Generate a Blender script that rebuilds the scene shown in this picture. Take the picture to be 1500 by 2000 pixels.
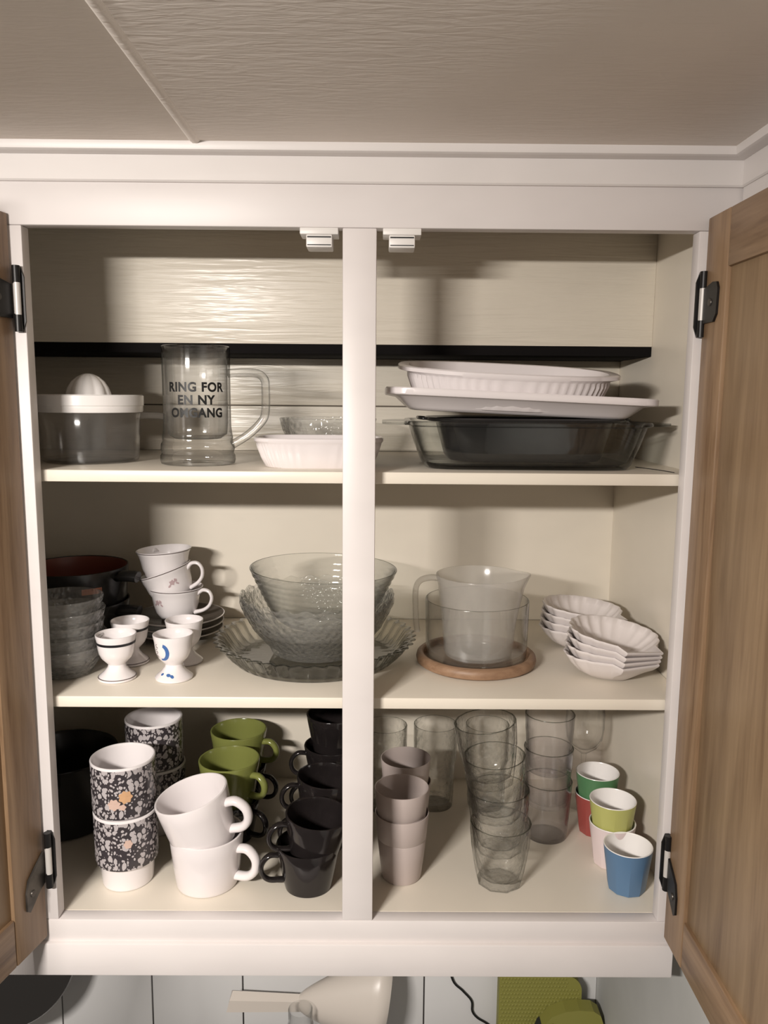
import bpy, bmesh, math, random
from mathutils import Matrix, Vector
random.seed(4)
PI = math.pi
for o in list(bpy.data.objects):
    bpy.data.objects.remove(o, do_unlink=True)
scene = bpy.context.scene
col = scene.collection
cos, sin = math.cos, math.sin

# ------------------------------------------------------------------ camera
cam_d = bpy.data.cameras.new('camera')
cam = bpy.data.objects.new('camera', cam_d)
col.objects.link(cam)
cam_d.sensor_fit = 'VERTICAL'
cam_d.sensor_height = 24.0
cam_d.lens = 24.0 * 1563.77 / 2000.0
cam_d.clip_start = 0.02
R_ = Vector((0.99995874, -0.00431901, 0.00799124))
U_ = Vector((-0.0072929, 0.14275751, 0.98973082))
W_ = Vector((0.00541546, 0.98974827, -0.14272013))
cam.matrix_world = Matrix(((R_.x, U_.x, -W_.x, 0.0), (R_.y, U_.y, -W_.y, -0.95), (R_.z, U_.z, -W_.z, 0.0), (0, 0, 0, 1)))
scene.camera = cam

# ------------------------------------------------------------------ light
world = bpy.data.worlds.new('world')
scene.world = world
world.use_nodes = True
bg = world.node_tree.nodes['Background']
bg.inputs['Color'].default_value = (1.0, 0.88, 0.78, 1)
bg.inputs['Strength'].default_value = 0.085

lamp_d = bpy.data.lights.new('kitchen_tube_lamp', 'AREA')          # the kitchen's tube lamp, just under the ceiling
lamp_d.shape = 'RECTANGLE'
lamp_d.size = 0.30
lamp_d.size_y = 0.05
lamp_d.energy = 36
lamp_d.color = (1.0, 0.935, 0.87)
lamp = bpy.data.objects.new('kitchen_tube_lamp', lamp_d)
lamp.location = (-0.62, -1.235, 0.172)
lamp.rotation_euler = Vector((0.24, 1.0, -1.9)).to_track_quat('-Z', 'Y').to_euler()
col.objects.link(lamp)

vs = scene.view_settings
vs.view_transform = 'Standard'
vs.look = 'None'
vs.gamma = 1.0
vs.use_curve_mapping = False
vs.exposure = 0.0
scene.cycles.transparent_max_bounces = 44
scene.cycles.use_adaptive_sampling = True
scene.cycles.adaptive_threshold = 0.04
scene.cycles.max_bounces = 8
scene.cycles.diffuse_bounces = 3
scene.cycles.glossy_bounces = 3
scene.cycles.transmission_bounces = 8
scene.cycles.caustics_reflective = False

# ------------------------------------------------------------------ materials
class NT:
    def __init__(self, name):
        m = bpy.data.materials.new(name)
        m.use_nodes = True
        self.m = m
        self.t = m.node_tree
        self.n = self.t.nodes
        self.p = self.n.get('Principled BSDF')
        self.out = self.n.get('Material Output')
    def add(self, kind, **kw):
        nd = self.n.new(kind)
        for k, v in kw.items():
            setattr(nd, k, v)
        return nd
    def link(self, a, b):
        self.t.links.new(a, b)
    def coords(self, scale=(1, 1, 1), rot=(0, 0, 0)):
        tc = self.add('ShaderNodeTexCoord')
        mp = self.add('ShaderNodeMapping')
        mp.inputs['Scale'].default_value = scale
        mp.inputs['Rotation'].default_value = rot
        self.link(tc.outputs['Object'], mp.inputs['Vector'])
        return mp.outputs['Vector']
    def noise(self, vec, scale=5.0, detail=3.0, rough=0.5, dist=0.0):
        nd = self.add('ShaderNodeTexNoise')
        nd.inputs['Scale'].default_value = scale
        nd.inputs['Detail'].default_value = detail
        nd.inputs['Roughness'].default_value = rough
        nd.inputs['Distortion'].default_value = dist
        self.link(vec, nd.inputs['Vector'])
        return nd
    def ramp(self, fac, stops, interp='LINEAR'):
        r = self.add('ShaderNodeValToRGB')
        cr = r.color_ramp
        cr.interpolation = interp
        while len(cr.elements) < len(stops):
            cr.elements.new(0.5)
        for e, (pos, c) in zip(cr.elements, stops):
            e.position = pos
            e.color = (*c, 1)
        self.link(fac, r.inputs['Fac'])
        return r
    def bump(self, h, strength, dist, prev=None):
        b = self.add('ShaderNodeBump')
        b.inputs['Strength'].default_value = strength
        b.inputs['Distance'].default_value = dist
        self.link(h, b.inputs['Height'])
        if prev is not None:
            self.link(prev, b.inputs['Normal'])
        return b.outputs['Normal']

def plain(name, c, rough=0.4, spec=0.5, metal=0.0, coat=0.0, var=0.0, vscale=20):
    t = NT(name)
    p = t.p
    p.inputs['Base Color'].default_value = (*c, 1)
    p.inputs['Roughness'].default_value = rough
    p.inputs['Metallic'].default_value = metal
    p.inputs['Specular IOR Level'].default_value = spec
    p.inputs['Coat Weight'].default_value = coat
    p.inputs['Coat Roughness'].default_value = 0.08
    if var:
        n = t.noise(t.coords(), vscale, 3)
        d = tuple(x * (1 - var) for x in c)
        l = tuple(min(1, x * (1 + var * 0.5)) for x in c)
        r = t.ramp(n.outputs['Fac'], [(0.3, d), (0.7, l)])
        t.link(r.outputs['Color'], p.inputs['Base Color'])
    return t.m

def paint(name, c, rough, brush=(5, 5, 90), bstr=0.25, bdist=0.0012, var=0.05, coat=0.0):
    t = NT(name)
    p = t.p
    p.inputs['Roughness'].default_value = rough
    p.inputs['Coat Weight'].default_value = coat
    p.inputs['Coat Roughness'].default_value = 0.22
    n0 = t.noise(t.coords((3, 3, 6)), 3, 2)
    r = t.ramp(n0.outputs['Fac'], [(0.3, tuple(x * (1 - var) for x in c)), (0.7, c)])
    t.link(r.outputs['Color'], p.inputs['Base Color'])
    n1 = t.noise(t.coords(brush), 1.0, 2.5, 0.55, 0.6)
    b = t.bump(n1.outputs['Fac'], bstr, bdist)
    t.link(b, p.inputs['Normal'])
    t.link(b, p.inputs['Coat Normal'])
    return t.m

def wood(name, dark, light, scale, rough=0.45):
    t = NT(name)
    p = t.p
    v = t.coords(scale)
    n1 = t.noise(v, 1.0, 6, 0.6, 0.8)
    n2 = t.noise(t.coords(tuple(s * 4 for s in scale)), 1.0, 3, 0.6)
    mx = t.add('ShaderNodeMath', operation='MULTIPLY_ADD')
    t.link(n2.outputs['Fac'], mx.inputs[0])
    mx.inputs[1].default_value = 0.35
    t.link(n1.outputs['Fac'], mx.inputs[2])
    mid = tuple((a + b) / 2 for a, b in zip(dark, light))
    r = t.ramp(mx.outputs[0], [(0.45, dark), (0.62, mid), (0.85, light)])
    t.link(r.outputs['Color'], p.inputs['Base Color'])
    p.inputs['Roughness'].default_value = rough
    t.link(t.bump(mx.outputs[0], 0.25, 0.0008), p.inputs['Normal'])
    return t.m

def glass(name, tint=(0.995, 0.996, 0.994), edge=(0.07, 0.08, 0.07), ior=1.45, rough=0.03, frost=0.0, bump=None, gloss=1.0, refr=0.05, power=4.2):
    """thin glass wall: see-through with absorption that grows at grazing angles, Fresnel reflection on top"""
    t = NT(name)
    t.n.remove(t.p)
    lw = t.add('ShaderNodeLayerWeight')
    lw.inputs['Blend'].default_value = 0.5
    pw = t.add('ShaderNodeMath', operation='POWER')
    t.link(lw.outputs['Facing'], pw.inputs[0])
    pw.inputs[1].default_value = power
    r = t.ramp(pw.outputs[0], [(0.0, tint), (1.0, edge)])
    tr = t.add('ShaderNodeBsdfTransparent')
    t.link(r.outputs['Color'], tr.inputs['Color'])
    gl = t.add('ShaderNodeBsdfGlossy')
    gl.inputs['Roughness'].default_value = rough
    gl.inputs['Color'].default_value = (gloss, gloss, gloss, 1)
    f5 = t.add('ShaderNodeMath', operation='POWER')
    t.link(lw.outputs['Facing'], f5.inputs[0])
    f5.inputs[1].default_value = 5.0
    f0 = 0.85 * ((ior - 1) / (ior + 1)) ** 2
    fr = t.add('ShaderNodeMath', operation='MULTIPLY_ADD')      # Schlick's Fresnel, the same from both sides of the wall
    t.link(f5.outputs[0], fr.inputs[0])
    fr.inputs[1].default_value = 0.75 * (1 - f0)
    fr.inputs[2].default_value = f0
    if bump:
        kind, sc, st, ds = bump
        if kind == 'voronoi':
            tx = t.add('ShaderNodeTexVoronoi')
            tx.inputs['Scale'].default_value = sc
            t.link(t.coords(), tx.inputs['Vector'])
            h = tx.outputs['Distance']
        else:
            h = t.noise(t.coords(), sc, 2).outputs['Fac']
        nb = t.bump(h, st, ds)
        for nd in (lw, gl):
            t.link(nb, nd.inputs['Normal'])
    base = tr.outputs[0]
    if refr:
        rf = t.add('ShaderNodeBsdfRefraction')
        rf.inputs['IOR'].default_value = ior
        rf.inputs['Roughness'].default_value = 0.0
        t.link(r.outputs['Color'], rf.inputs['Color'])
        if bump:
            t.link(nb, rf.inputs['Normal'])
        mr = t.add('ShaderNodeMixShader')
        mr.inputs[0].default_value = refr
        t.link(base, mr.inputs[1])
        t.link(rf.outputs[0], mr.inputs[2])
        base = mr.outputs[0]
    if frost:
        df = t.add('ShaderNodeBsdfDiffuse')
        df.inputs['Color'].default_value = (0.86, 0.85, 0.83, 1)
        tl = t.add('ShaderNodeBsdfTranslucent')
        tl.inputs['Color'].default_value = (0.86, 0.85, 0.83, 1)
        m0 = t.add('ShaderNodeMixShader')
        m0.inputs[0].default_value = 0.5
        t.link(df.outputs[0], m0.inputs[1])
        t.link(tl.outputs[0], m0.inputs[2])
        m1 = t.add('ShaderNodeMixShader')
        m1.inputs[0].default_value = frost
        t.link(base, m1.inputs[1])
        t.link(m0.outputs[0], m1.inputs[2])
        base = m1.outputs[0]
    m2 = t.add('ShaderNodeMixShader')
    t.link(fr.outputs[0], m2.inputs[0])
    t.link(base, m2.inputs[1])
    t.link(gl.outputs[0], m2.inputs[2])
    t.link(m2.outputs[0], t.out.inputs['Surface'])
    return t.m

def flower_print(name):
    """dark ground scattered with pale leaves and blossoms"""
    t = NT(name)
    p = t.p
    v0 = t.coords((1, 1, 0.8))
    wn = t.noise(v0, 60, 2)
    ad = t.add('ShaderNodeVectorMath', operation='MULTIPLY_ADD')
    t.link(wn.outputs['Color'], ad.inputs[0])
    ad.inputs[1].default_value = (0.009, 0.009, 0.009)
    t.link(v0, ad.inputs[2])
    def vor(scale, th):
        vo = t.add('ShaderNodeTexVoronoi')
        vo.inputs['Scale'].default_value = scale
        t.link(ad.outputs[0], vo.inputs['Vector'])
        lt = t.add('ShaderNodeMath', operation='LESS_THAN')
        t.link(vo.outputs['Distance'], lt.inputs[0])
        lt.inputs[1].default_value = th
        return lt.outputs[0]
    mx = t.add('ShaderNodeMath', operation='MAXIMUM')
    t.link(vor(115, 0.38), mx.inputs[0])
    t.link(vor(240, 0.38), mx.inputs[1])
    r = t.ramp(mx.outputs[0], [(0.0, (0.045, 0.038, 0.042)), (1.0, (0.46, 0.42, 0.425))], 'CONSTANT')
    r.color_ramp.elements[1].position = 0.5
    t.link(r.outputs['Color'], p.inputs['Base Color'])
    p.inputs['Roughness'].default_value = 0.25
    return t.m

M = {}
M['frame'] = paint('white_frame_paint', (0.735, 0.69, 0.675), 0.42, (4, 4, 70), 0.10)
M['cream'] = paint('cream_gloss_paint', (0.80, 0.735, 0.63), 0.36, (3, 3, 60), 0.10)
M['cream_back'] = paint('cream_brushed_paint', (0.74, 0.68, 0.58), 0.42, (8, 8, 130), 0.65, 0.0022, coat=0.28)
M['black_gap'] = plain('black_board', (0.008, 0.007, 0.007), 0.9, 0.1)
M['dark_seam'] = plain('dark_joint', (0.12, 0.10, 0.08), 0.8)
M['ceiling'] = paint('ceiling_paper', (0.92, 0.855, 0.79), 0.85, (30, 150, 40), 0.5, 0.002, 0.05)
M['trim'] = paint('trim_paint', (0.74, 0.70, 0.68), 0.38, (5, 60, 60), 0.12)
M['oak_v'] = wood('oak_vertical', (0.155, 0.088, 0.045), (0.33, 0.215, 0.125), (45, 45, 3.2))
M['oak_h'] = wood('oak_horizontal', (0.155, 0.088, 0.045), (0.33, 0.215, 0.125), (45, 3.2, 45))
M['oak_p'] = wood('oak_panel', (0.175, 0.108, 0.058), (0.35, 0.24, 0.14), (30, 30, 2.2))
M['coaster'] = wood('coaster_wood', (0.19, 0.105, 0.06), (0.33, 0.205, 0.125), (12, 60, 60), 0.5)
M['hinge'] = plain('black_hinge_metal', (0.012, 0.011, 0.011), 0.4, 0.5, 0.3)
M['hinge_grey'] = plain('worn_hinge_metal', (0.10, 0.09, 0.08), 0.4, 0.5, 0.7, var=0.4, vscale=60)
M['pin'] = plain('steel_pin', (0.62, 0.59, 0.56), 0.45, 0.5, 0.2)
M['catch'] = plain('white_catch_plastic', (0.78, 0.75, 0.72), 0.4)
M['tile'] = plain('white_tile_glaze', (0.74, 0.735, 0.73), 0.22, var=0.04, vscale=6)
M['grout'] = plain('grey_grout', (0.30, 0.28, 0.27), 0.9)
M['plaster'] = plain('grey_wall_paint', (0.52, 0.52, 0.50), 0.6, var=0.08, vscale=8)
M['china'] = plain('white_china', (0.80, 0.755, 0.755), 0.13, 0.5, coat=0.3)
M['china_warm'] = plain('white_stoneware', (0.77, 0.72, 0.72), 0.16, 0.5, coat=0.2)
M['shell'] = plain('white_shell_glaze', (0.72, 0.665, 0.65), 0.3, 0.5)
M['platter'] = plain('white_platter_glaze', (0.74, 0.69, 0.69), 0.25, 0.5)
M['band'] = plain('black_painted_band', (0.012, 0.012, 0.015), 0.3)
M['line'] = plain('brown_painted_line', (0.10, 0.075, 0.065), 0.3)
M['blue_print'] = plain('blue_print', (0.055, 0.14, 0.36), 0.3)
M['pink_print'] = plain('faded_rose_print', (0.46, 0.34, 0.35), 0.4)
M['orange_print'] = plain('orange_flower_print', (0.60, 0.36, 0.20), 0.3)
M['peach_print'] = plain('peach_flower_print', (0.60, 0.43, 0.36), 0.3)
M['print'] = flower_print('floral_print')
M['ink'] = plain('black_ink', (0.006, 0.006, 0.006), 0.5)
M['clear'] = glass('clear_glass', rough=0.05, edge=(0.04, 0.045, 0.04), power=6.0)
M['tumbler'] = glass('moulded_tumbler_glass', rough=0.06, edge=(0.34, 0.34, 0.32), bump=('noise', 85, 0.6, 0.006), refr=0.03, power=2.6)
M['stein'] = glass('thick_mug_glass', rough=0.05, refr=0.18, power=3.2)
M['plastic'] = glass('clear_plastic', (0.965, 0.96, 0.955), (0.4, 0.38, 0.36), 1.42, 0.10, frost=0.05, refr=0.0)
M['jug'] = glass('hazy_plastic', (0.985, 0.98, 0.97), (0.5, 0.48, 0.45), 1.4, 0.15, frost=0.24, refr=0.0)
M['bowl'] = glass('pressed_glass', (0.988, 0.99, 0.986), (0.30, 0.31, 0.30), 1.45, 0.10, frost=0.10, bump=('voronoi', 130, 0.8, 0.004), refr=0.0, power=3.0)
M['ribglass'] = glass('ribbed_glass', (0.985, 0.99, 0.984), (0.06, 0.075, 0.07), 1.45, 0.06, frost=0.05, refr=0.05, power=3.0)
M['tart'] = glass('fluted_glass', (0.992, 0.994, 0.97), (0.02, 0.022, 0.016), 1.5, 0.04, refr=0.12, power=2.2)
M['pyrex'] = glass('oven_glass', (0.975, 0.985, 0.977), (0.006, 0.008, 0.007), 1.5, 0.03, refr=0.05, power=2.4)
M['faintglass'] = glass('violet_tint_glass', (0.985, 0.978, 0.983), (0.16, 0.15, 0.16), 1.45, 0.06, frost=0.03, refr=0.0, power=3.0)
M['rim'] = glass('refraction_dark_rim', (0.50, 0.52, 0.49), (0.12, 0.13, 0.12), 1.5, 0.08, refr=0.0, power=2.0)  # dark line that refraction gives a lip, put into the glass tint
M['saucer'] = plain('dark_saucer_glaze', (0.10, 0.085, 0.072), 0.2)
M['black_tin'] = plain('black_enamel', (0.016, 0.015, 0.015), 0.22)
M['pot_red'] = plain('dark_red_enamel', (0.22, 0.055, 0.035), 0.35)
M['sticker'] = plain('orange_sticker', (0.45, 0.17, 0.10), 0.6, var=0.3, vscale=120)
M['black_mug'] = plain('black_glaze', (0.016, 0.013, 0.013), 0.12, 0.5, var=0.2, vscale=40)
M['green_mug'] = plain('lime_glaze', (0.185, 0.20, 0.055), 0.16, 0.5)
M['grey_cup'] = plain('taupe_plastic', (0.46, 0.39, 0.365), 0.42, 0.4)
M['white_in'] = plain('white_melamine', (0.86, 0.83, 0.81), 0.22)
for k, c in dict(c_green=(0.085, 0.21, 0.095), c_red=(0.31, 0.065, 0.055), c_yellow=(0.46, 0.46, 0.15), c_pink=(0.74, 0.62, 0.61), c_blue=(0.10, 0.19, 0.32)).items():
    M[k] = plain('melamine_' + k[2:], c, 0.4)
M['chrome'] = plain('chrome', (0.30, 0.295, 0.29), 0.13, 0.5, 1.0)
M['beige'] = plain('beige_plastic', (0.66, 0.60, 0.54), 0.35)
M['glove'] = plain('olive_silicone', (0.25, 0.24, 0.055), 0.6)
M['glove_dark'] = plain('dark_lining', (0.02, 0.02, 0.015), 0.9)

# ------------------------------------------------------------------ mesh helpers
def mesh_obj(name, verts, faces, mats, parent=None, mi=None, smooth=True, sharp=40, loc=None):
    me = bpy.data.meshes.new(name)
    me.from_pydata(verts, [], faces)
    if not isinstance(mats, (list, tuple)):
        mats = [mats]
    for m in mats:
        me.materials.append(m)
    if mi:
        me.polygons.foreach_set('material_index', mi)
    bm = bmesh.new()
    bm.from_mesh(me)
    bmesh.ops.recalc_face_normals(bm, faces=bm.faces)
    bm.to_mesh(me)
    bm.free()
    if smooth:
        me.polygons.foreach_set('use_smooth', [True] * len(me.polygons))
        me.set_sharp_from_angle(angle=math.radians(sharp))
    me.update()
    o = bpy.data.objects.new(name, me)
    col.objects.link(o)
    if parent is not None:
        o.parent = parent
    if loc is not None:
        o.location = loc
    return o

def box(name, x0, x1, y0, y1, z0, z1, mat, parent=None, bev=0.0015):
    bm = bmesh.new()
    bmesh.ops.create_cube(bm, size=1)
    for v in bm.verts:
        v.co = Vector(((x0 + x1) / 2 + v.co.x * (x1 - x0), (y0 + y1) / 2 + v.co.y * (y1 - y0), (z0 + z1) / 2 + v.co.z * (z1 - z0)))
    if bev:
        bmesh.ops.bevel(bm, geom=list(bm.edges), offset=bev, segments=2, affect='EDGES', profile=0.5)
    me = bpy.data.meshes.new(name)
    bm.to_mesh(me)
    bm.free()
    me.materials.append(mat)
    me.polygons.foreach_set('use_smooth', [True] * len(me.polygons))
    me.set_sharp_from_angle(angle=math.radians(30))
    o = bpy.data.objects.new(name, me)
    col.objects.link(o)
    if parent is not None:
        o.parent = parent
    return o

def thing(name, label, cat, loc=(0, 0, 0), rot=(0, 0, 0), group=None):
    o = bpy.data.objects.new(name, None)
    o.empty_display_size = 0.02
    col.objects.link(o)
    o.location = loc
    o.rotation_euler = rot
    o['label'] = label
    o['category'] = cat
    if group:
        o['group'] = group
    return o

def part(name, parent, loc=(0, 0, 0), rot=(0, 0, 0)):
    o = bpy.data.objects.new(name, None)
    o.empty_display_size = 0.01
    col.objects.link(o)
    o.parent = parent
    o.location = loc
    o.rotation_euler = rot
    return o

def tag(o, label, cat, group=None, loc=None, rot=None):
    o['label'] = label
    o['category'] = cat
    if group:
        o['group'] = group
    if loc is not None:
        o.location = loc
    if rot is not None:
        o.rotation_euler = rot
    return o

def struct(o, label=None):
    o['kind'] = 'structure'
    if label:
        o['label'] = label
    return o

def dup(root, label, loc, rot=(0, 0, 0), group=None):
    r = root.copy()
    col.objects.link(r)
    r.location = loc
    r.rotation_euler = rot
    r['label'] = label
    if group:
        r['group'] = group
    for ch in list(root.children):
        c = ch.copy()
        col.objects.link(c)
        c.parent = r
        for g in list(ch.children):
            d = g.copy()
            col.objects.link(d)
            d.parent = c
    return r

def lathe(name, prof, mats, parent=None, seg=56, mod=None, matfn=None, sharp=40):
    verts, rings = [], []
    for i, (r, z) in enumerate(prof):
        if r < 1e-6:
            rings.append([len(verts)])
            verts.append((0, 0, z))
        else:
            ring = []
            for j in range(seg):
                th = 2 * PI * j / seg
                rr, zz = (r, z) if mod is None else mod(th, r, z, i)
                ring.append(len(verts))
                verts.append((rr * cos(th), rr * sin(th), zz))
            rings.append(ring)
    faces, mi = [], []
    for i in range(len(rings) - 1):
        a, b = rings[i], rings[i + 1]
        m = matfn(i) if matfn else 0
        for j in range(seg):
            k = (j + 1) % seg
            if len(a) == 1 and len(b) == 1:
                continue
            if len(a) == 1:
                faces.append((a[0], b[k], b[j]))
            elif len(b) == 1:
                faces.append((a[j], a[k], b[0]))
            else:
                faces.append((a[j], a[k], b[k], b[j]))
            mi.append(m)
    return mesh_obj(name, verts, faces, mats, parent, mi, True, sharp)

def vessel(outer, t, floor, rim=True):
    """closed lathe profile of a hollow vessel from its outer wall (bottom to top)"""
    inner = []
    for r, z in outer:
        if z >= floor + t * 0.5:
            inner.append((max(r - t, 0.001), z))
    top = outer[-1]
    pr = [(0, outer[0][1])] + list(outer)
    if rim:
        pr.append((top[0] - t * 0.15, top[1] + t * 0.35))
        pr.append((top[0] - t * 0.5, top[1] + t * 0.5))
        pr.append((top[0] - t * 0.85, top[1] + t * 0.35))
    pr += inner[::-1]
    r0 = inner[0][0]
    pr += [(r0 * 0.92, floor + t * 0.1), (r0 * 0.75, floor), (0, floor)]
    return pr

def rimmed(name, prof, mat, parent=None, seg=64, mod=None, dz=0.0011, **kw):
    """glass turned from a profile, its lip tinted dark to stand in for refraction"""
    zm = max(z for r, z in prof)
    return lathe(name, prof, [mat, M['rim']], parent, seg, mod, lambda i: 1 if min(prof[i][1], prof[i + 1][1]) > zm - dz else 0, **kw)

def dense(prof, step=0.0022):
    out = [prof[0]]
    for (r0, z0), (r1, z1) in zip(prof, prof[1:]):
        n = max(1, int(math.hypot(r1 - r0, z1 - z0) / step)) if min(r0, r1) > 0.015 else 1
        for i in range(1, n + 1):
            out.append((r0 + (r1 - r0) * i / n, z0 + (z1 - z0) * i / n))
    return out

def dimples(nth, lz, amp, z0, z1, edge=None, rmin=0.02):
    """pressed relief: staggered bosses round the wall"""
    def f(th, r, z, i):
        zz = z + (edge(th) if edge and z > z1 else 0)
        if r < rmin or z < z0 or z > z1:
            return r, zz
        return r + amp * cos(nth * th + (PI if int((z - z0) / lz) % 2 else 0)) * abs(sin(PI * (z - z0) / lz)), zz
    return f

def wavy(base, amp, k=1.0):
    """moulded unevenness of cheap glass"""
    def f(th, r, z, i):
        r2, z2 = base(th, r, z, i) if base else (r, z)
        if r < 0.018:
            return r2, z2
        w = sin(17 * th + 330 * k * z) + 0.8 * sin(-11 * th + 520 * k * z + 1.3) + 0.7 * sin(26 * th + 140 * z + 0.4)
        return r2 + amp * w * min(1, max(0, (z - 0.002) / 0.01)), z2
    return f

def catmull(pts, n=6):
    P = [Vector(p) for p in pts]
    P = [P[0] * 2 - P[1]] + P + [P[-1] * 2 - P[-2]]
    out = []
    for i in range(1, len(P) - 2):
        for s in range(n):
            t = s / n
            a, b, c, d = P[i - 1], P[i], P[i + 1], P[i + 2]
            out.append(0.5 * ((2 * b) + (c - a) * t + (2 * a - 5 * b + 4 * c - d) * t * t + (3 * b - a - 3 * c + d) * t ** 3))
    out.append(P[-2])
    return out

def tube(name, pts, rad, mat, parent=None, seg=10, n=6, flat=1.0, smooth_path=True, up=(0, 1, 0)):
    """swept bar; flat widens it along `up`"""
    P = catmull(pts, n) if smooth_path else [Vector(p) for p in pts]
    verts, faces = [], []
    up = Vector(up)
    N = len(P)
    for i, p in enumerate(P):
        tg = (P[min(i + 1, N - 1)] - P[max(i - 1, 0)]).normalized()
        s = up - tg * up.dot(tg)
        if s.length < 1e-4:
            s = Vector((1, 0, 0)) - tg * tg.x
        s.normalize()
        b = tg.cross(s)
        r = rad(i / (N - 1)) if callable(rad) else rad
        for j in range(seg):
            a = 2 * PI * j / seg
            verts.append(tuple(p + s * (r * flat * cos(a)) + b * (r * sin(a))))
    for i in range(N - 1):
        for j in range(seg):
            k = (j + 1) % seg
            faces.append((i * seg + j, i * seg + k, (i + 1) * seg + k, (i + 1) * seg + j))
    faces.append(tuple(range(seg))[::-1])
    faces.append(tuple((N - 1) * seg + j for j in range(seg)))
    return mesh_obj(name, verts, faces, mat, parent, None, True, 50)

def loft(name, rings, mats, parent=None, matfn=None, sharp=40, close=True):
    """rings: equal-length lists of points; first and last closed with a fan"""
    n = len(rings[0])
    verts = [tuple(p) for r in rings for p in r]
    faces, mi = [], []
    for i in range(len(rings) - 1):
        for j in range(n):
            k = (j + 1) % n
            faces.append((i * n + j, i * n + k, (i + 1) * n + k, (i + 1) * n + j))
            mi.append(matfn(i) if matfn else 0)
    if close:
        for base, idx in ((0, 0), ((len(rings) - 1) * n, len(rings) - 2)):
            c = len(verts)
            xs = [verts[base + j] for j in range(n)]
            verts.append(tuple(sum(v[q] for v in xs) / n for q in range(3)))
            for j in range(n):
                faces.append((base + j, base + (j + 1) % n, c))
                mi.append(matfn(idx) if matfn else 0)
    return mesh_obj(name, verts, faces, mats, parent, mi, True, sharp)

def sring(a, b, z, n=2.0, seg=96, flute=0.0, nf=40, tilt=None):
    """superellipse ring"""
    out = []
    for j in range(seg):
        th = 2 * PI * j / seg
        c, s = cos(th), sin(th)
        x = math.copysign(abs(c) ** (2 / n), c)
        y = math.copysign(abs(s) ** (2 / n), s)
        k = 1 + flute * cos(nf * th) if flute else 1
        out.append((a * x * k, b * y * k, z))
    return out

def radius_at(prof, z):
    for (r0, z0), (r1, z1) in zip(prof, prof[1:]):
        if z0 <= z <= z1 and z1 > z0:
            return r0 + (r1 - r0) * (z - z0) / (z1 - z0)
    return prof[-1][0]

def decal(name, polys, prof, th0, mat, parent, lift=0.0004, thick=0.0006):
    """thin printed patch wrapped on a turned wall: polys hold (arc length, z) outlines"""
    verts, faces = [], []
    for poly in polys:
        b = len(verts)
        n = len(poly)
        cx = sum(p[0] for p in poly) / n
        cz = sum(p[1] for p in poly) / n
        for off in (lift, lift - thick):
            for u, z in list(poly) + [(cx, cz)]:
                r = radius_at(prof, z)
                th = th0 + u / r
                verts.append(((r + off) * cos(th), (r + off) * sin(th), z))
        for j in range(n):
            k = (j + 1) % n
            faces.append((b + j, b + k, b + n))
            faces.append((b + n + 1 + k, b + n + 1 + j, b + 2 * n + 1))
            faces.append((b + j, b + n + 1 + j, b + n + 1 + k, b + k))
    return mesh_obj(name, verts, faces, mat, parent, None, False)

def blob(cx, cz, rx, rz, n=12, rot=0.0, lobes=0, amp=0.0):
    out = []
    for i in range(n):
        a = 2 * PI * i / n
        k = 1 + amp * cos(lobes * a)
        x, z = rx * k * cos(a), rz * k * sin(a)
        out.append((cx + x * cos(rot) - z * sin(rot), cz + x * sin(rot) + z * cos(rot)))
    return out

def wrapped_text(name, s, size, cx, cz, r, th0, mat, parent, width=None):
    cu = bpy.data.curves.new(name, 'FONT')
    cu.body = s
    cu.size = size
    cu.align_x = 'CENTER'
    cu.align_y = 'CENTER'
    cu.offset = size * 0.04
    cu.space_character = 1.1
    tmp = bpy.data.objects.new(name, cu)
    col.objects.link(tmp)
    bpy.context.view_layer.update()
    dg = bpy.context.evaluated_depsgraph_get()
    me = bpy.data.meshes.new_from_object(tmp.evaluated_get(dg))
    bpy.data.objects.remove(tmp, do_unlink=True)
    xs = [v.co.x for v in me.vertices]
    w = max(xs) - min(xs)
    k = width / w if width else 1.0
    mid = (max(xs) + min(xs)) / 2
    for v in me.vertices:
        u = (v.co.x - mid) * k + cx
        th = th0 + u / r
        v.co = Vector(((r + 0.0007) * cos(th), (r + 0.0007) * sin(th), cz + v.co.y))
    me.materials.clear()
    me.materials.append(mat)
    o = bpy.data.objects.new(name, me)
    col.objects.link(o)
    o.parent = parent
    return o

# ------------------------------------------------------------------ dimensions (metres; z = 0 is the camera's height)
XL, XM1, XM2, XR = -0.4106, -0.0447, -0.0056, 0.3635
ZT, ZB = 0.1902, -0.6716
FT = 0.020
S1, S2, FL = -0.0910, -0.3790, -0.6716
XWL, XWR = -0.60, 0.395
D1, D2 = 0.2367, 0.390
CEIL = 0.276

# ------------------------------------------------------------------ setting
ceil = struct(box('ceiling', -1.6, 0.45, -2.4, 0.45, CEIL + 0.012, CEIL + 0.03, M['ceiling'], None, 0), 'papered ceiling with a panel joint')
box('ceiling_panel', -0.2030, 0.45, -2.4, 0.42, CEIL, CEIL + 0.012, M['ceiling'], ceil, 0.003)
box('ceiling_panel', -1.6, -0.2080, -2.4, 0.42, CEIL, CEIL + 0.012, M['ceiling'], ceil, 0.003)
tube('joint_strip', [(-0.2055, -2.4, CEIL + 0.0040), (-0.2055, 0.41, CEIL + 0.0040)], 0.0072, M['ceiling'], ceil, 10, 1)

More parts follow.
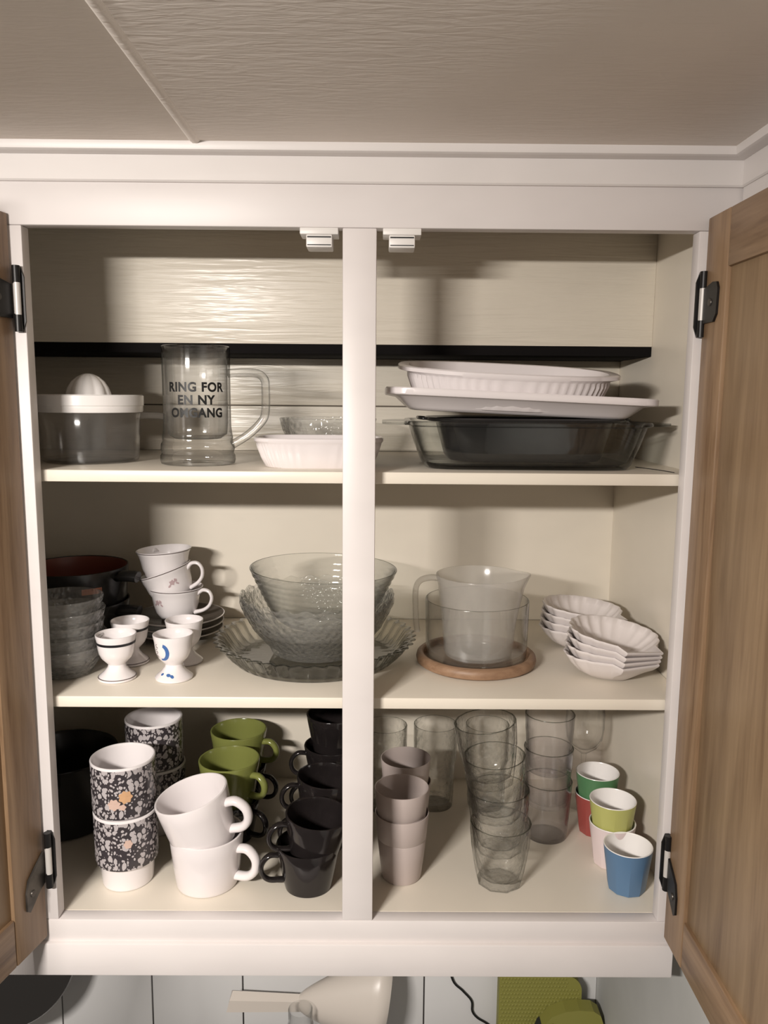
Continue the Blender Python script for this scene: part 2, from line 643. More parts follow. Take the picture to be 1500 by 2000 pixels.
wr = struct(box('wall_right', 0.412, 0.44, -2.0, 0.42, -1.6, CEIL + 0.02, M['plaster'], None, 0), 'grey painted side wall')
wb = struct(box('wall_back', -1.6, 0.412, 0.411, 0.44, -1.6, CEIL + 0.02, M['grout'], None, 0), 'white tiled wall under the cabinet')
tile0 = None
TP = 0.1692
for iz in range(4):
    for ix in range(-4, 6):
        xa = -0.4168 + ix * TP
        xb = min(xa + TP - 0.0026, 0.4115)
        z1 = -0.86 - iz * TP
        if xb - xa < 0.02:
            continue
        if xb - xa < TP - 0.01 or tile0 is None:
            o = box('tile', 0, xb - xa, 0.403, 0.4105, -TP + 0.0026, 0, M['tile'], wb, 0.0012)
            if tile0 is None and xb - xa > TP - 0.01:
                tile0 = o
        else:
            o = tile0.copy()
            col.objects.link(o)
        o.location = (xa, 0, z1)

def trim_run(name, prof, x0, x1, axis, mat, label):
    """moulding: profile of (out, z) pairs run along x (axis 'x') or along the side wall (axis 'y')"""
    verts, faces = [], []
    n = len(prof)
    for e in (0, 1):
        for out, z in prof:
            if axis == 'x':
                x = x0 if e == 0 else x1 - max(out, -0.002)
                verts.append((x, -out, z))
            else:
                y = -max(out, -0.002) if e == 0 else x1
                verts.append((x0 - out, y, z))
    for i in range(n):
        k = (i + 1) % n
        faces.append((i, k, n + k, n + i))
    faces.append(tuple(range(n)))
    faces.append(tuple(range(n, 2 * n))[::-1])
    return struct(mesh_obj(name, verts, faces, mat, None, None, True, 35), label)

crown = [(0.0062, 0.2655), (0.017, 0.2655), (0.0215, 0.2675), (0.0225, 0.271), (0.0225, 0.2765), (0.0062, 0.2765)]
fascia = [(-0.002, 0.2372), (0.0045, 0.2372), (0.006, 0.2390), (0.006, 0.2660), (-0.002, 0.2660)]
trim_run('trim_1', crown, -1.6, 0.412, 'x', M['trim'], 'white moulding where cabinet meets ceiling')
trim_run('trim_2', fascia, -1.6, 0.412, 'x', M['trim'], 'white fascia board above the cabinet frame')
trim_run('trim_3', crown, 0.412, -2.0, 'y', M['trim'], 'white moulding along the side wall')
trim_run('trim_4', fascia, 0.412, -2.0, 'y', M['trim'], 'white fascia board along the side wall')
lower = [(-0.002, 0.180), (0.003, 0.180), (0.003, 0.2372), (-0.002, 0.2372)]
trim_run('trim_5', lower, 0.412, -2.0, 'y', M['trim'], 'white frieze on the side wall beside the door')

# ------------------------------------------------------------------ the cabinet
cab = thing('kitchen_cabinet', 'cream painted wall cabinet with two oak doors standing open', 'cabinet', (0, 0, 0))
box('top_rail', -0.66, 0.4115, 0, FT, ZT, 0.262, M['frame'], cab)
box('bottom_rail', -0.66, 0.4115, 0, FT, -0.703, ZB, M['frame'], cab)
box('stile', -0.66, XL, 0.0002, FT, ZB, ZT, M['frame'], cab)
box('stile', XM1, XM2, 0.0002, FT, ZB, ZT, M['frame'], cab)
box('stile', XR, 0.4115, 0.0002, FT, ZB, ZT, M['frame'], cab)
box('valance', -0.66, 0.385, -0.006, 0.014, -0.747, -0.7015, M['frame'], cab, 0.002)
for z in (S1, S2):
    box('shelf', XWL, XWR - 0.0005, FT + 0.003, D2, z - 0.0150, z, M['cream'], cab, 0.002)
box('bottom_panel', XWL, XWR, FT, D2, ZB - 0.02, ZB, M['cream'], cab, 0)
box('top_panel', XWL, XWR, FT, D2, 0.235, 0.25, M['cream'], cab, 0)
box('side_panel', XWR, 0.4112, FT, 0.40, -0.69, 0.25, M['cream'], cab, 0)
box('side_panel', XWL - 0.016, XWL, FT, 0.40, -0.69, 0.25, M['cream'], cab, 0)
box('upper_back_board', XWL, XWR, D1, D1 + 0.014, 0.0745, 0.235, M['cream_back'], cab, 0.001)
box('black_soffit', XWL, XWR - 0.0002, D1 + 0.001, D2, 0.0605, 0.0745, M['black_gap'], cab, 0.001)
box('back_board', XWL, XWR, D2, 0.40, -0.0152, 0.0605, M['cream_back'], cab, 0.001)
box('back_board', XWL, XWR, D2, 0.40, S1, -0.0172, M['cream_back'], cab, 0.001)
box('board_joint', XWL, XWR, D2 + 0.002, 0.40, -0.0172, -0.0152, M['dark_seam'], cab, 0)
box('back_board', XWL, XWR, D2, 0.40, S2, S1 - 0.015, M['cream'], cab, 0)
box('back_board', XWL, XWR, D2, 0.40, ZB, S2 - 0.015, M['cream'], cab, 0)
tube('shelf_crack', [(0.342, 0.118, S1 + 0.0002), (0.358, 0.075, S1 + 0.0002), (0.3655, 0.040, S1 + 0.0002)], 0.0007, M['ink'], cab, 6, 3)
# magnetic catches under the top rail
for x0 in (-0.0937, 0.0014):
    ct = part('magnetic_catch', cab)
    box('catch_flange', x0, x0 + 0.0440, 0.001, 0.032, 0.1830, 0.1905, M['catch'], ct, 0.001)
    box('catch_body', x0 + 0.007, x0 + 0.037, 0.003, 0.034, 0.1690, 0.1835, M['catch'], ct, 0.0015)
    box('magnet_slot', x0 + 0.0085, x0 + 0.0355, 0.0022, 0.0042, 0.1797, 0.1812, M['ink'], ct, 0)
    box('magnet_slot', x0 + 0.0085, x0 + 0.0355, 0.0022, 0.0042, 0.1712, 0.1722, M['ink'], ct, 0)

def door(side, px, py, ang, z0, z1):
    """door whose inner face starts at the hinge line (px, py); local -y runs away from the hinge, local +x side is the inner face"""
    d = part('door', cab, (px, py, 0), (0, 0, ang))
    d['label'] = 'oak door on the left' if side < 0 else 'oak door on the right'
    Wd, t = 0.392, 0.019
    s = side                      # inner face at x = 0, thickness towards s
    def b(name, ya, yb, za, zb, xa, xb, m, bev=0.002):
        return box(name, min(xa * s, xb * s), max(xa * s, xb * s), -yb, -ya, za, zb, m, d, bev)
    b('door_stile', 0.0, 0.058, z0, z1, 0, t, M['oak_v'])
    b('door_stile', Wd - 0.058, Wd, z0, z1, 0, t, M['oak_v'])
    b('door_rail', 0.0580, Wd - 0.0580, z1 - 0.062, z1, 0.0004, t, M['oak_h'])
    b('door_rail', 0.0580, Wd - 0.0580, z0, z0 + 0.062, 0.0004, t, M['oak_h'])
    b('door_panel', 0.054, Wd - 0.054, z0 + 0.058, z1 - 0.058, 0.005, 0.013, M['oak_p'], 0.001)
    return d
dr = door(1, 0.3715, -0.0035, 0.0, -0.690, 0.2035)
dl = door(-1, -0.4240, -0.0035, -math.radians(13.5), -0.693, 0.2025)

def hinge(name, x, z, s, ang, leaf, low):
    """s = -1 left jamb, +1 right jamb; x is the opening's edge"""
    h = part('hinge', cab, (x, 0, z))
    H = 0.037
    # plate on the stile edge with chamfered ends
    pl = []
    for y in (-0.0016, 0.0010):
        for u, w in ((0.0, H - 0.012), (0.004, H), (0.0095, H), (0.0095, -H), (0.004, -H), (0.0, -H + 0.012)):
            pl.append((s * (u - 0.001), y - 0.001, w))
    f = [(0, 1, 2, 3, 4, 5), (11, 10, 9, 8, 7, 6)] + [(i, (i + 1) % 6, 6 + (i + 1) % 6, 6 + i) for i in range(6)]
    mesh_obj('hinge_plate', pl, f, M['hinge'], h, None, False)
    for za, zb in ((H - 0.020, H), (-H, -H + 0.020)):
        lathe_o = lathe('knuckle', [(0, za), (0.0045, za), (0.0045, zb), (0, zb)], M['hinge'], h, 16, sharp=30)
        lathe_o.location = (s * 0.0060, -0.0062, 0)
    pn = lathe('pin', [(0, -H + 0.019), (0.0040, -H + 0.019), (0.0040, H - 0.019), (0, H - 0.019)], M['pin'], h, 16, sharp=30)
    pn.location = (s * 0.0056, -0.0068, 0)
    # leaf on the inner face of the door
    if low:
        sh = [(0.003, 0.012), (0.020, 0.0), (0.033, -0.010), (0.038, -0.026), (0.038, -0.048), (0.033, -0.052), (0.012, -0.034), (0.003, -0.030)]
    else:
        sh = [(0.003, 0.016), (0.030, 0.022), (0.040, 0.021), (0.044, 0.014), (0.043, -0.014), (0.036, -0.022), (0.003, -0.022)]
    n = len(sh)
    v = [(-s * 0.0004, -y, w) for y, w in sh] + [(-s * 0.0030, -y, w) for y, w in sh]
    f = [tuple(range(n)), tuple(range(2 * n - 1, n - 1, -1))] + [(i, (i + 1) % n, n + (i + 1) % n, n + i) for i in range(n)]
    lf = mesh_obj('hinge_leaf', v, f, leaf, h, None, False)
    lf.location = ((0.3715 if s > 0 else -0.4240) - x, -0.0035, 0)
    lf.rotation_euler = (0, 0, ang)
    sc = lathe('screw', [(0, 0), (0.0045, 0), (0.004, 0.0012), (0, 0.0018)], M['hinge_grey'], h, 14, sharp=30)
    yy, ww = (0.027, -0.030) if low else (0.026, 0.0)
    base = Matrix.Translation(lf.location) @ Matrix.Rotation(ang, 4, 'Z') @ Matrix.Translation((-s * 0.0029, -yy, ww)) @ Matrix.Rotation(-s * PI / 2, 4, 'Y')
    sc.matrix_local = base
hinge('hinge', XR, 0.1075, 1, 0.0, M['hinge'], False)
hinge('hinge', XR, -0.585, 1, 0.0, M['hinge'], True)
hinge('hinge', XL, 0.1075, -1, -math.radians(13.5), M['hinge'], False)
hinge('hinge', XL, -0.585, -1, -math.radians(13.5), M['hinge_grey'], True)

# ------------------------------------------------------------------ top shelf
# citrus juicer
jc = thing('citrus_juicer', 'white citrus reamer on a clear plastic jug, left end of the top shelf', 'juicer', (-0.396, 0.1500, S1))
jo = [(0.058, 0.0), (0.0625, 0.002), (0.0635, 0.006), (0.0645, 0.03), (0.0670, 0.066)]
lathe('jug_body', vessel(jo, 0.0018, 0.003), M['plastic'], jc)
lathe('reamer_ring', [(0.0, 0.080), (0.030, 0.080), (0.062, 0.074), (0.064, 0.0672), (0.0695, 0.0672), (0.0705, 0.069), (0.0705, 0.0755), (0.0715, 0.0765), (0.0715, 0.089), (0.0700, 0.0905), (0.0675, 0.0895), (0.060, 0.086), (0.031, 0.0875), (0, 0.0875)], M['white_in'], jc)
cone = [(0.0, 0.086), (0.0295, 0.086), (0.0290, 0.092), (0.0265, 0.100), (0.0215, 0.1080), (0.014, 0.1145), (0.006, 0.1182), (0, 0.1188)]
lathe('reamer_cone', cone, M['white_in'], jc, 80, mod=lambda th, r, z, i: (r * (1 + 0.07 * abs(cos(5 * th)) - 0.035), z))
tube('jug_handle', [(0.064, 0.004, 0.062), (0.080, 0.004, 0.063), (0.100, 0.004, 0.061), (0.108, 0.004, 0.050), (0.108, 0.004, 0.038)], 0.0045, M['plastic'], jc, 10, 5, 1.8)

# beer mug
st = thing('beer_mug', 'tall clear glass beer mug with black lettering on the top shelf', 'beer mug', (-0.2428, 0.1206, S1))
so = [(0.0440, 0.0), (0.0480, 0.0015), (0.0492, 0.006), (0.0488, 0.012), (0.0468, 0.015), (0.0482, 0.020), (0.0478, 0.027), (0.0456, 0.031), (0.0462, 0.036), (0.0450, 0.042), (0.0440, 0.050), (0.0438, 0.10), (0.0442, 0.152)]
sp = [(0, 0.003), (0.035, 0.002)] + so + [(0.0440, 0.1538), (0.0425, 0.1545), (0.0412, 0.1535)] + [(0.0405, 0.15), (0.0400, 0.10), (0.0400, 0.055), (0.0385, 0.040), (0.030, 0.034), (0, 0.033)]
rimmed('mug_body', sp, M['stein'], st, 64)
tube('handle', [(0.042, 0, 0.1195), (0.060, 0, 0.1205), (0.080, 0, 0.1195), (0.0895, 0, 0.112), (0.0910, 0, 0.098), (0.0905, 0, 0.072), (0.086, 0, 0.058), (0.068, 0, 0.040), (0.046, 0, 0.026)], 0.0056, M['stein'], st, 12, 6, 1.4)
FR = -PI / 2 + 0.215
for s_, z_, w_ in (('RING FOR', 0.1005, 0.0745), ('EN NY', 0.0842, 0.0480), ('OMGANG', 0.0680, 0.0690)):
    wrapped_text('lettering', s_, 0.0160, 0, z_, 0.0440, FR, M['ink'], st, w_)

# small white fluted dish + glass bowl behind
def fluted_dish(name, a, b, h, n, taper, mat, parent, flute, nf, lip=0.004, t=0.004, seg=192, handles=0.0):
    R = []
    for k, z, fl in ((taper * 0.97, 0.0, 0), (taper, 0.0015, flute * 0.4), (taper + (1 - taper) * 0.35, h * 0.33, flute), (taper + (1 - taper) * 0.7, h * 0.68, flute), (0.965, h * 0.80, flute * 0.6), (0.972, h * 0.82, 0)):
        R.append(sring(a * k, b * k, z, n, seg, fl, nf))
    R.append(sring(a, b, h * 0.88, n, seg))
    R.append(sring(a, b, h * 0.97, n, seg))
    R.append(sring(a - lip * 0.4, b - lip * 0.4, h, n, seg))
    R.append(sring(a - lip * 1.2, b - lip * 1.2, h * 0.985, n, seg))
    R.append(sring(a * 0.93 - t, b * 0.93 - t, h * 0.75, n, seg))
    R.append(sring(a * taper - t, b * taper - t, t * 1.6, n, seg))
    R.append(sring(a * taper * 0.8, b * taper * 0.8, t, n, seg))
    if handles:
        for r in R[6:9]:
            for j, (x, y, z) in enumerate(r):
                w = max(0.0, abs(x) / a - 0.80) / 0.20
                r[j] = (x + math.copysign(handles * min(1, w * 1.6), x), y, z)
    return loft(name, R, mat, parent)
d1 = fluted_dish('baking_dish', 0.084, 0.056, 0.0385, 3.6, 0.83, M['china_warm'], None, 0.010, 56)
tag(d1, 'small white fluted baking dish beside the beer mug handle', 'baking dish', None, (-0.0800, 0.1060, S1), (0, 0, 0.05))
gb = rimmed('glass_bowl', dense(vessel([(0.038, 0), (0.042, 0.002), (0.056, 0.018), (0.067, 0.042), (0.0715, 0.058)], 0.0022, 0.004)), M['bowl'], None, 120, dimples(38, 0.008, 0.0006, 0.006, 0.053))
tag(gb, 'clear textured glass bowl behind the small white dish', 'bowl', None, (-0.0770, 0.240, S1))

# large glass oven dish
gd = thing('oven_dish', 'large clear glass oven dish with side handles on the top shelf', 'oven dish', (0.1905, 0.136, S1))
Rg = []
for a, b, z in ((0.126, 0.076, 0.0), (0.131, 0.081, 0.001), (0.135, 0.085, 0.006), (0.144, 0.092, 0.030), (0.1515, 0.098, 0.054), (0.1575, 0.103, 0.0560), (0.1585, 0.104, 0.0585), (0.1565, 0.102, 0.0610), (0.150, 0.096, 0.0605), (0.147, 0.094, 0.056), (0.139, 0.087, 0.030), (0.130, 0.080, 0.008), (0.122, 0.073, 0.005)):
    Rg.append(sring(a, b, z, 6.0, 120))
loft('dish_body', Rg, M['pyrex'], gd)
for s in (-1, 1):
    Rh = []
    for k in range(7):
        u = k / 6
        x = s * (0.153 + 0.035 * u)
        w = 0.056 * (1 - 0.28 * u ** 3)
        t = 0.0022 * (1 - 0.3 * u ** 4)
        Rh.append([(x, -w, 0.0575 - t), (x, w, 0.0575 - t), (x, w, 0.0575 + t), (x, -w, 0.0575 + t)])
    loft('handle', Rh, M['pyrex'], gd)

# black tin standing in it
bt = thing('roasting_tin', 'black enamelled roasting tin inside the large glass oven dish', 'roasting tin', (0.190, 0.138, S1 + 0.0085))
Rt = []
for a, b, z in ((0.092, 0.060, 0.0), (0.098, 0.065, 0.001), (0.102, 0.068, 0.006), (0.114, 0.078, 0.050), (0.128, 0.086, 0.0520), (0.1300, 0.0875, 0.0545), (0.127, 0.085, 0.0565), (0.112, 0.0765, 0.0545), (0.100, 0.066, 0.006), (0.092, 0.058, 0.003)):
    Rt.append(sring(a, b, z, 4.5, 96))
loft('tin_body', Rt, M['black_tin'], bt)
for s in (-1, 1):
    tube('tin_handle', [(s * 0.124, -0.030, 0.054), (s * 0.1380, -0.026, 0.055), (s * 0.1380, 0.026, 0.055), (s * 0.124, 0.030, 0.054)], 0.0018, M['black_tin'], bt, 8, 4, 1)

# white platter
pt_ = []
for a, b, z in ((0.132, 0.066, 0.0), (0.136, 0.070, 0.0006), (0.142, 0.075, 0.004), (0.157, 0.087, 0.0165), (0.168, 0.096, 0.0182), (0.1705, 0.101, 0.0186), (0.1717, 0.102, 0.0200), (0.1717, 0.102, 0.0262), (0.1705, 0.101, 0.0275), (0.168, 0.095, 0.0262), (0.155, 0.084, 0.0215), (0.140, 0.072, 0.008), (0.130, 0.064, 0.005)):
    pt_.append(sring(a, b, z, 8.0, 160))
pl = loft('platter', pt_, M['platter'])
tag(pl, 'white rectangular serving platter lying across the glass oven dish', 'platter', None, (0.1765, 0.131, -0.0225), (math.radians(-0.5), math.radians(2.3), 0))

# oval gratin dish on top
og = fluted_dish('gratin_dish', 0.136, 0.080, 0.048, 2.6, 0.86, M['platter'], None, 0.010, 64, 0.005, 0.004, 256, handles=0.008)
tag(og, 'white oval fluted gratin dish, topmost of the dish pile', 'gratin dish', None, (0.1650, 0.121, -0.0095), (math.radians(7.0), math.radians(2.2), 0))

# ------------------------------------------------------------------ middle shelf
# egg cups
eg = [(0.0225, 0.0), (0.0250, 0.0008), (0.0252, 0.0030), (0.0225, 0.0060), (0.0165, 0.0110), (0.0120, 0.0170), (0.0112, 0.0205), (0.0150, 0.0245), (0.0200, 0.0300), (0.0230, 0.0370), (0.0243, 0.0450), (0.0252, 0.0530), (0.0268, 0.0610)]
egp = [(0, 0.001)] + eg + [(0.0266, 0.0620), (0.0258, 0.0623), (0.0250, 0.0616), (0.0236, 0.053), (0.0225, 0.045), (0.020, 0.036), (0.013, 0.029), (0, 0.027)]
def ring_band(name, prof, z0, z1, mat, parent, seg=48, lift=0.0004):
    n = 4
    outer = [(radius_at(prof, z0 + (z1 - z0) * i / n) + lift, z0 + (z1 - z0) * i / n) for i in range(n + 1)]
    inner = [(r - lift * 3, z) for r, z in outer][::-1]
    pr = outer + inner + [outer[0]]
    return lathe(name, pr, mat, parent, seg, sharp=80)
def egg_cup(label, loc, kind):
    t = thing('egg_cup', label, 'egg cup', loc, (0, 0, 0), 'egg cups on the middle shelf')
    lathe('cup', egp, M['china'], t, 48)
    if kind == 'band':
        ring_band('black_band', eg, 0.0496, 0.0530, M['band'], t)
        ring_band('foot_line', eg, 0.0036, 0.0043, M['line'], t)
    else:
        a0 = -PI / 2 - 0.10
        cres = []
        for i in range(13):
            a = -1.9 + 3.3 * i / 12
            cres.append((-0.0065 + 0.0095 * cos(a), 0.042 + 0.0120 * sin(a)))
        for i in range(12, -1, -1):
            a = -1.7 + 2.9 * i / 12
            cres.append((-0.0085 + 0.0066 * cos(a), 0.0415 + 0.0088 * sin(a)))
        qs = []
        for i in range(12):
            qs.append([cres[i], cres[i + 1], cres[24 - i], cres[25 - i]])
        decal('blue_motif', qs, eg, a0, M['blue_print'], t)
        decal('fine_marks', [blob(-0.0175 + 0.0012 * (i % 2), 0.032 + i * 0.0032, 0.0022, 0.0004, 6, 0.5 * (-1) ** i) for i in range(7)], eg, a0, M['line'], t)
        decal('blue_dots', [blob(-0.011, 0.0095, 0.0025, 0.0012, 8, 0.3), blob(-0.001, 0.0095, 0.0032, 0.0016, 8, -0.1), blob(0.0042, 0.0082, 0.0030, 0.0015, 8, -0.4)], eg, a0, M['blue_print'], t)
    return t
egg_cup('white egg cup with a black rim band, nearer the shelf edge', (-0.3526, 0.0905, S2), 'band')
egg_cup('white egg cup with a black rim band, second behind its twin', (-0.3540, 0.1560, S2), 'band')
egg_cup('white egg cup with a blue crescent motif, nearer the shelf edge', (-0.2765, 0.0925, S2), 'blue')
eD = thing('egg_cup', 'plain white egg cup behind the blue crescent egg cup', 'egg cup', (-0.2780, 0.1600, S2), (0, 0, 0), 'egg cups on the middle shelf')
lathe('cup', egp, M['china'], eD, 48)

# saucers and tea cups
SCX, SCY = -0.3190, 0.2900
sau = [(0.030, 0.0), (0.033, 0.0), (0.036, 0.002), (0.052, 0.007), (0.0690, 0.0120)]
saup = [(0, 0.002), (0.028, 0.002)] + sau + [(0.0696, 0.0131), (0.0685, 0.0140), (0.052, 0.0092), (0.034, 0.0045), (0, 0.004)]
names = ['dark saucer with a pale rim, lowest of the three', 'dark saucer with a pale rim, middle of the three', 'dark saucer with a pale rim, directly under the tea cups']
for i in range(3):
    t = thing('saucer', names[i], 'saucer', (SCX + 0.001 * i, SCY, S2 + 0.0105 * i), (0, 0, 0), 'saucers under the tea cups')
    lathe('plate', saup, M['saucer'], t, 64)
    ring_band('rim_line', [(0.0675, 0.0110), (0.0692, 0.0122), (0.0694, 0.0140)], 0.0116, 0.0138, M['china'], t, 64, 0.0006)
tea = [(0.0200, 0.0), (0.0225, 0.0), (0.0230, 0.003), (0.0260, 0.006), (0.0315, 0.014), (0.0350, 0.026), (0.0370, 0.038), (0.0395, 0.047), (0.0425, 0.0530)]
teap = [(0, 0.0015), (0.018, 0.0015)] + tea + [(0.0424, 0.0537), (0.0416, 0.0538), (0.0408, 0.0530), (0.0378, 0.046), (0.0354, 0.038), (0.0334, 0.026), (0.029, 0.014), (0.020, 0.008), (0, 0.007)]
def tea_cup(label, loc, rot, th_flower, handle):
    t = thing('tea_cup', label, 'tea cup', loc, rot, 'stacked tea cups')
    lathe('cup', teap, M['china'], t, 56)
    ring_band('rim_line', tea, 0.0515, 0.0527, M['line'], t, 56)
    if th_flower is not None:
        fl = [blob(0, 0.034, 0.0042, 0.0040, 15, 0, 5, 0.25), blob(0.006, 0.036, 0.0024, 0.0030, 10, 0.4, 4, 0.2), blob(-0.005, 0.0300, 0.0030, 0.0016, 8, 0.6), blob(0.0075, 0.0305, 0.0030, 0.0014, 8, -0.7)]
        decal('flower_print', fl, tea, th_flower, M['pink_print'], t)
    h = [(0.036, 0, 0.044), (0.046, 0, 0.050), (0.056, 0, 0.0475), (0.060, 0, 0.038), (0.056, 0, 0.026), (0.046, 0, 0.018), (0.031, 0, 0.0135)]
    hh = tube('handle', h, lambda u: 0.0026 + 0.0010 * (abs(u - 0.5) * 2) ** 2, M['china'], t, 10, 6, 1.3)
    hh.rotation_euler = (0, 0, handle)
    return t
tea_cup('white tea cup with a rose spray, lowest of the stack on the saucers', (SCX - 0.003, SCY, S2 + 0.0255), (0, 0, 0), -PI / 2 - 0.62, -0.20)
tea_cup('white tea cup with a rose spray, tilted in the middle of the stack', (-0.3220, SCY, -0.3235), (0, math.radians(-19), 0), -PI / 2 + 0.42, -0.15)
tea_cup('white tea cup topmost of the stack, rim level and open', (-0.3365, SCY, -0.2935), (0, math.radians(-3), 0), None, 2.2)

# dark saucepans at the back left
for i, (z, lab) in enumerate(((S2, 'black saucepan with stub handle, lower of the two behind the glass bowls'), (S2 + 0.054, 'black saucepan with dark red inside, upper of the two'))):
    t = thing('saucepan', lab, 'saucepan', (-0.4745, 0.275, z), (0, 0, 0), 'dark saucepans in the corner')
    po = [(0.066, 0.0), (0.0725, 0.0025), (0.0765, 0.010), (0.0790, 0.045), (0.0805, 0.0600)]
    lathe('pan', vessel(po, 0.0025, 0.004), [M['black_tin'], M['pot_red']], t, 64, matfn=lambda i_: 1 if i_ > len(po) + 3 else 0)
    tube('handle', [(0.074, -0.022, 0.049), (0.084, -0.024, 0.050), (0.098, -0.026, 0.050), (0.106, -0.027, 0.049)], 0.0085, M['black_tin'], t, 12, 4, 1.5)
    decal('sticker', [[(-0.012, 0.030), (0.004, 0.030), (0.018, 0.030), (0.018, 0.039), (0.004, 0.039), (-0.012, 0.039)]], po, -PI / 2 + 0.62, M['sticker'], t)

# small glass bowls by the left jamb
ords = ['lowest', 'second from below', 'third from below', 'fourth from below', 'topmost']
bw = [(0.026, 0.0), (0.030, 0.0015), (0.041, 0.012), (0.049, 0.026), (0.0535, 0.042)]
bowl0 = lathe('glass_bowl', dense(vessel(bw, 0.0020, 0.0035)), M['bowl'], None, 110, dimples(28, 0.008, 0.0006, 0.006, 0.039))
for i in range(5):
    o = bowl0 if i == 0 else bowl0.copy()
    if i:
        col.objects.link(o)
    tag(o, 'small pressed glass bowl by the left jamb, %s in its stack' % ords[i], 'bowl', 'small glass bowls by the jamb', (-0.4285 + 0.002 * (i % 2), 0.1060, S2 + 0.0165 * i), (0, 0, 0.3 * i))

# tart dish
NF = 44
td_o = [(0.112, 0.0), (0.117, 0.0008), (0.1195, 0.003), (0.128, 0.014), (0.1365, 0.026), (0.1385, 0.0285), (0.1445, 0.0305)]
def tart_mod(th, r, z, i):
    k = min(1, max(0, (z - 0.003) / 0.008))
    return r + 0.0033 * k * cos(NF * th) * (1 if r > 0.1 else 0), z
td = rimmed('tart_dish', [(0, 0)] + td_o + [(0.1450, 0.0322), (0.1430, 0.0330), (0.1360, 0.0305), (0.1335, 0.027), (0.125, 0.014), (0.116, 0.005), (0.108, 0.0035), (0, 0.0035)], M['tart'], None, NF * 6, tart_mod, sharp=60)
tag(td, 'wide clear glass tart dish with fluted sides on the middle shelf', 'tart dish', None, (-0.0930, 0.1900, S2))

# big bowls in the tart dish
bb = [(0.044, 0.0), (0.049, 0.001), (0.053, 0.004), (0.075, 0.020), (0.094, 0.042), (0.106, 0.064), (0.1130, 0.0800)]
bowlA = lathe('glass_bowl', dense(vessel(bb, 0.0028, 0.005), 0.0028), M['bowl'], None, 216, dimples(54, 0.0105, 0.0009, 0.006, 0.0735, lambda th: 0.0022 * cos(24 * th), 0.03))
tag(bowlA, 'wide pressed glass bowl standing in the tart dish, lowest of three', 'bowl', 'large glass bowls', (-0.0905, 0.1950, S2 + 0.0040))
bowlB = bowlA.copy()
col.objects.link(bowlB)
tag(bowlB, 'wide pressed glass bowl nested second in the tart dish pile', 'bowl', 'large glass bowls', (-0.0905, 0.1950, S2 + 0.0125), (0, 0, 0.2))
bc = []
for i in range(25):
    u = i / 24
    bc.append((0.070 + 0.0370 * u ** 0.9 + 0.0006 * sin(i * PI), 0.010 + 0.0710 * u))
def ribs(th, r, z, i):
    return r + (0.0009 * sin(z * 2 * PI / 0.0088) if 0.012 < z < 0.076 else 0), z
bcp = [(0.050, 0.0), (0.060, 0.002)] + bc
bowlC = rimmed('glass_bowl', vessel(bcp, 0.0026, 0.004), M['ribglass'], None, 72, ribs, sharp=70)
tag(bowlC, 'clear glass bowl with ringed flaring sides, topmost in the tart dish pile', 'bowl', 'large glass bowls', (-0.0830, 0.1930, S2 + 0.0505), (math.radians(0), math.radians(1.5), 0))

# coaster, glass container, hazy jug
co = lathe('coaster', [(0, 0), (0.080, 0), (0.0850, 0.003), (0.0862, 0.008), (0.0850, 0.013), (0.0815, 0.0160), (0.0775, 0.0162), (0.0755, 0.0145), (0.0750, 0.0070), (0, 0.0070)], M['coaster'], None, 72)
tag(co, 'round wooden coaster with a raised rim on the middle shelf', 'coaster', None, (0.1405, 0.1665, S2))
gc = rimmed('glass_container', vessel([(0.066, 0.0), (0.0700, 0.0015), (0.0720, 0.006), (0.0728, 0.03), (0.0738, 0.086)], 0.0024, 0.004), M['clear'], None, 72)
tag(gc, 'straight sided clear glass container set in the wooden coaster', 'container', None, (0.1405, 0.1665, S2 + 0.0072))
jg = thing('measuring_jug', 'hazy clear plastic measuring jug standing inside the glass container', 'jug', (0.1435, 0.1665, S2 + 0.0114))
ju = [(0.044, 0.0), (0.0475, 0.0015), (0.0490, 0.006), (0.0530, 0.050), (0.0590, 0.100), (0.0625, 0.117)]
def spout(th, r, z, i):
    k = max(0.0, (z - 0.085) / 0.034)
    w = max(0.0, cos(th + 0.15)) ** 14
    return r + 0.010 * k * w, z + 0.003 * k * w
lathe('jug_body', vessel(ju, 0.0020, 0.003), M['jug'], jg, 72, spout)
tube('handle', [(-0.058, 0, 0.112), (-0.070, 0, 0.113), (-0.084, 0, 0.109), (-0.0905, 0, 0.099), (-0.0915, 0, 0.080), (-0.0900, 0, 0.050), (-0.0880, 0, 0.034)], 0.0042, M['jug'], jg, 12, 6, 1.9)

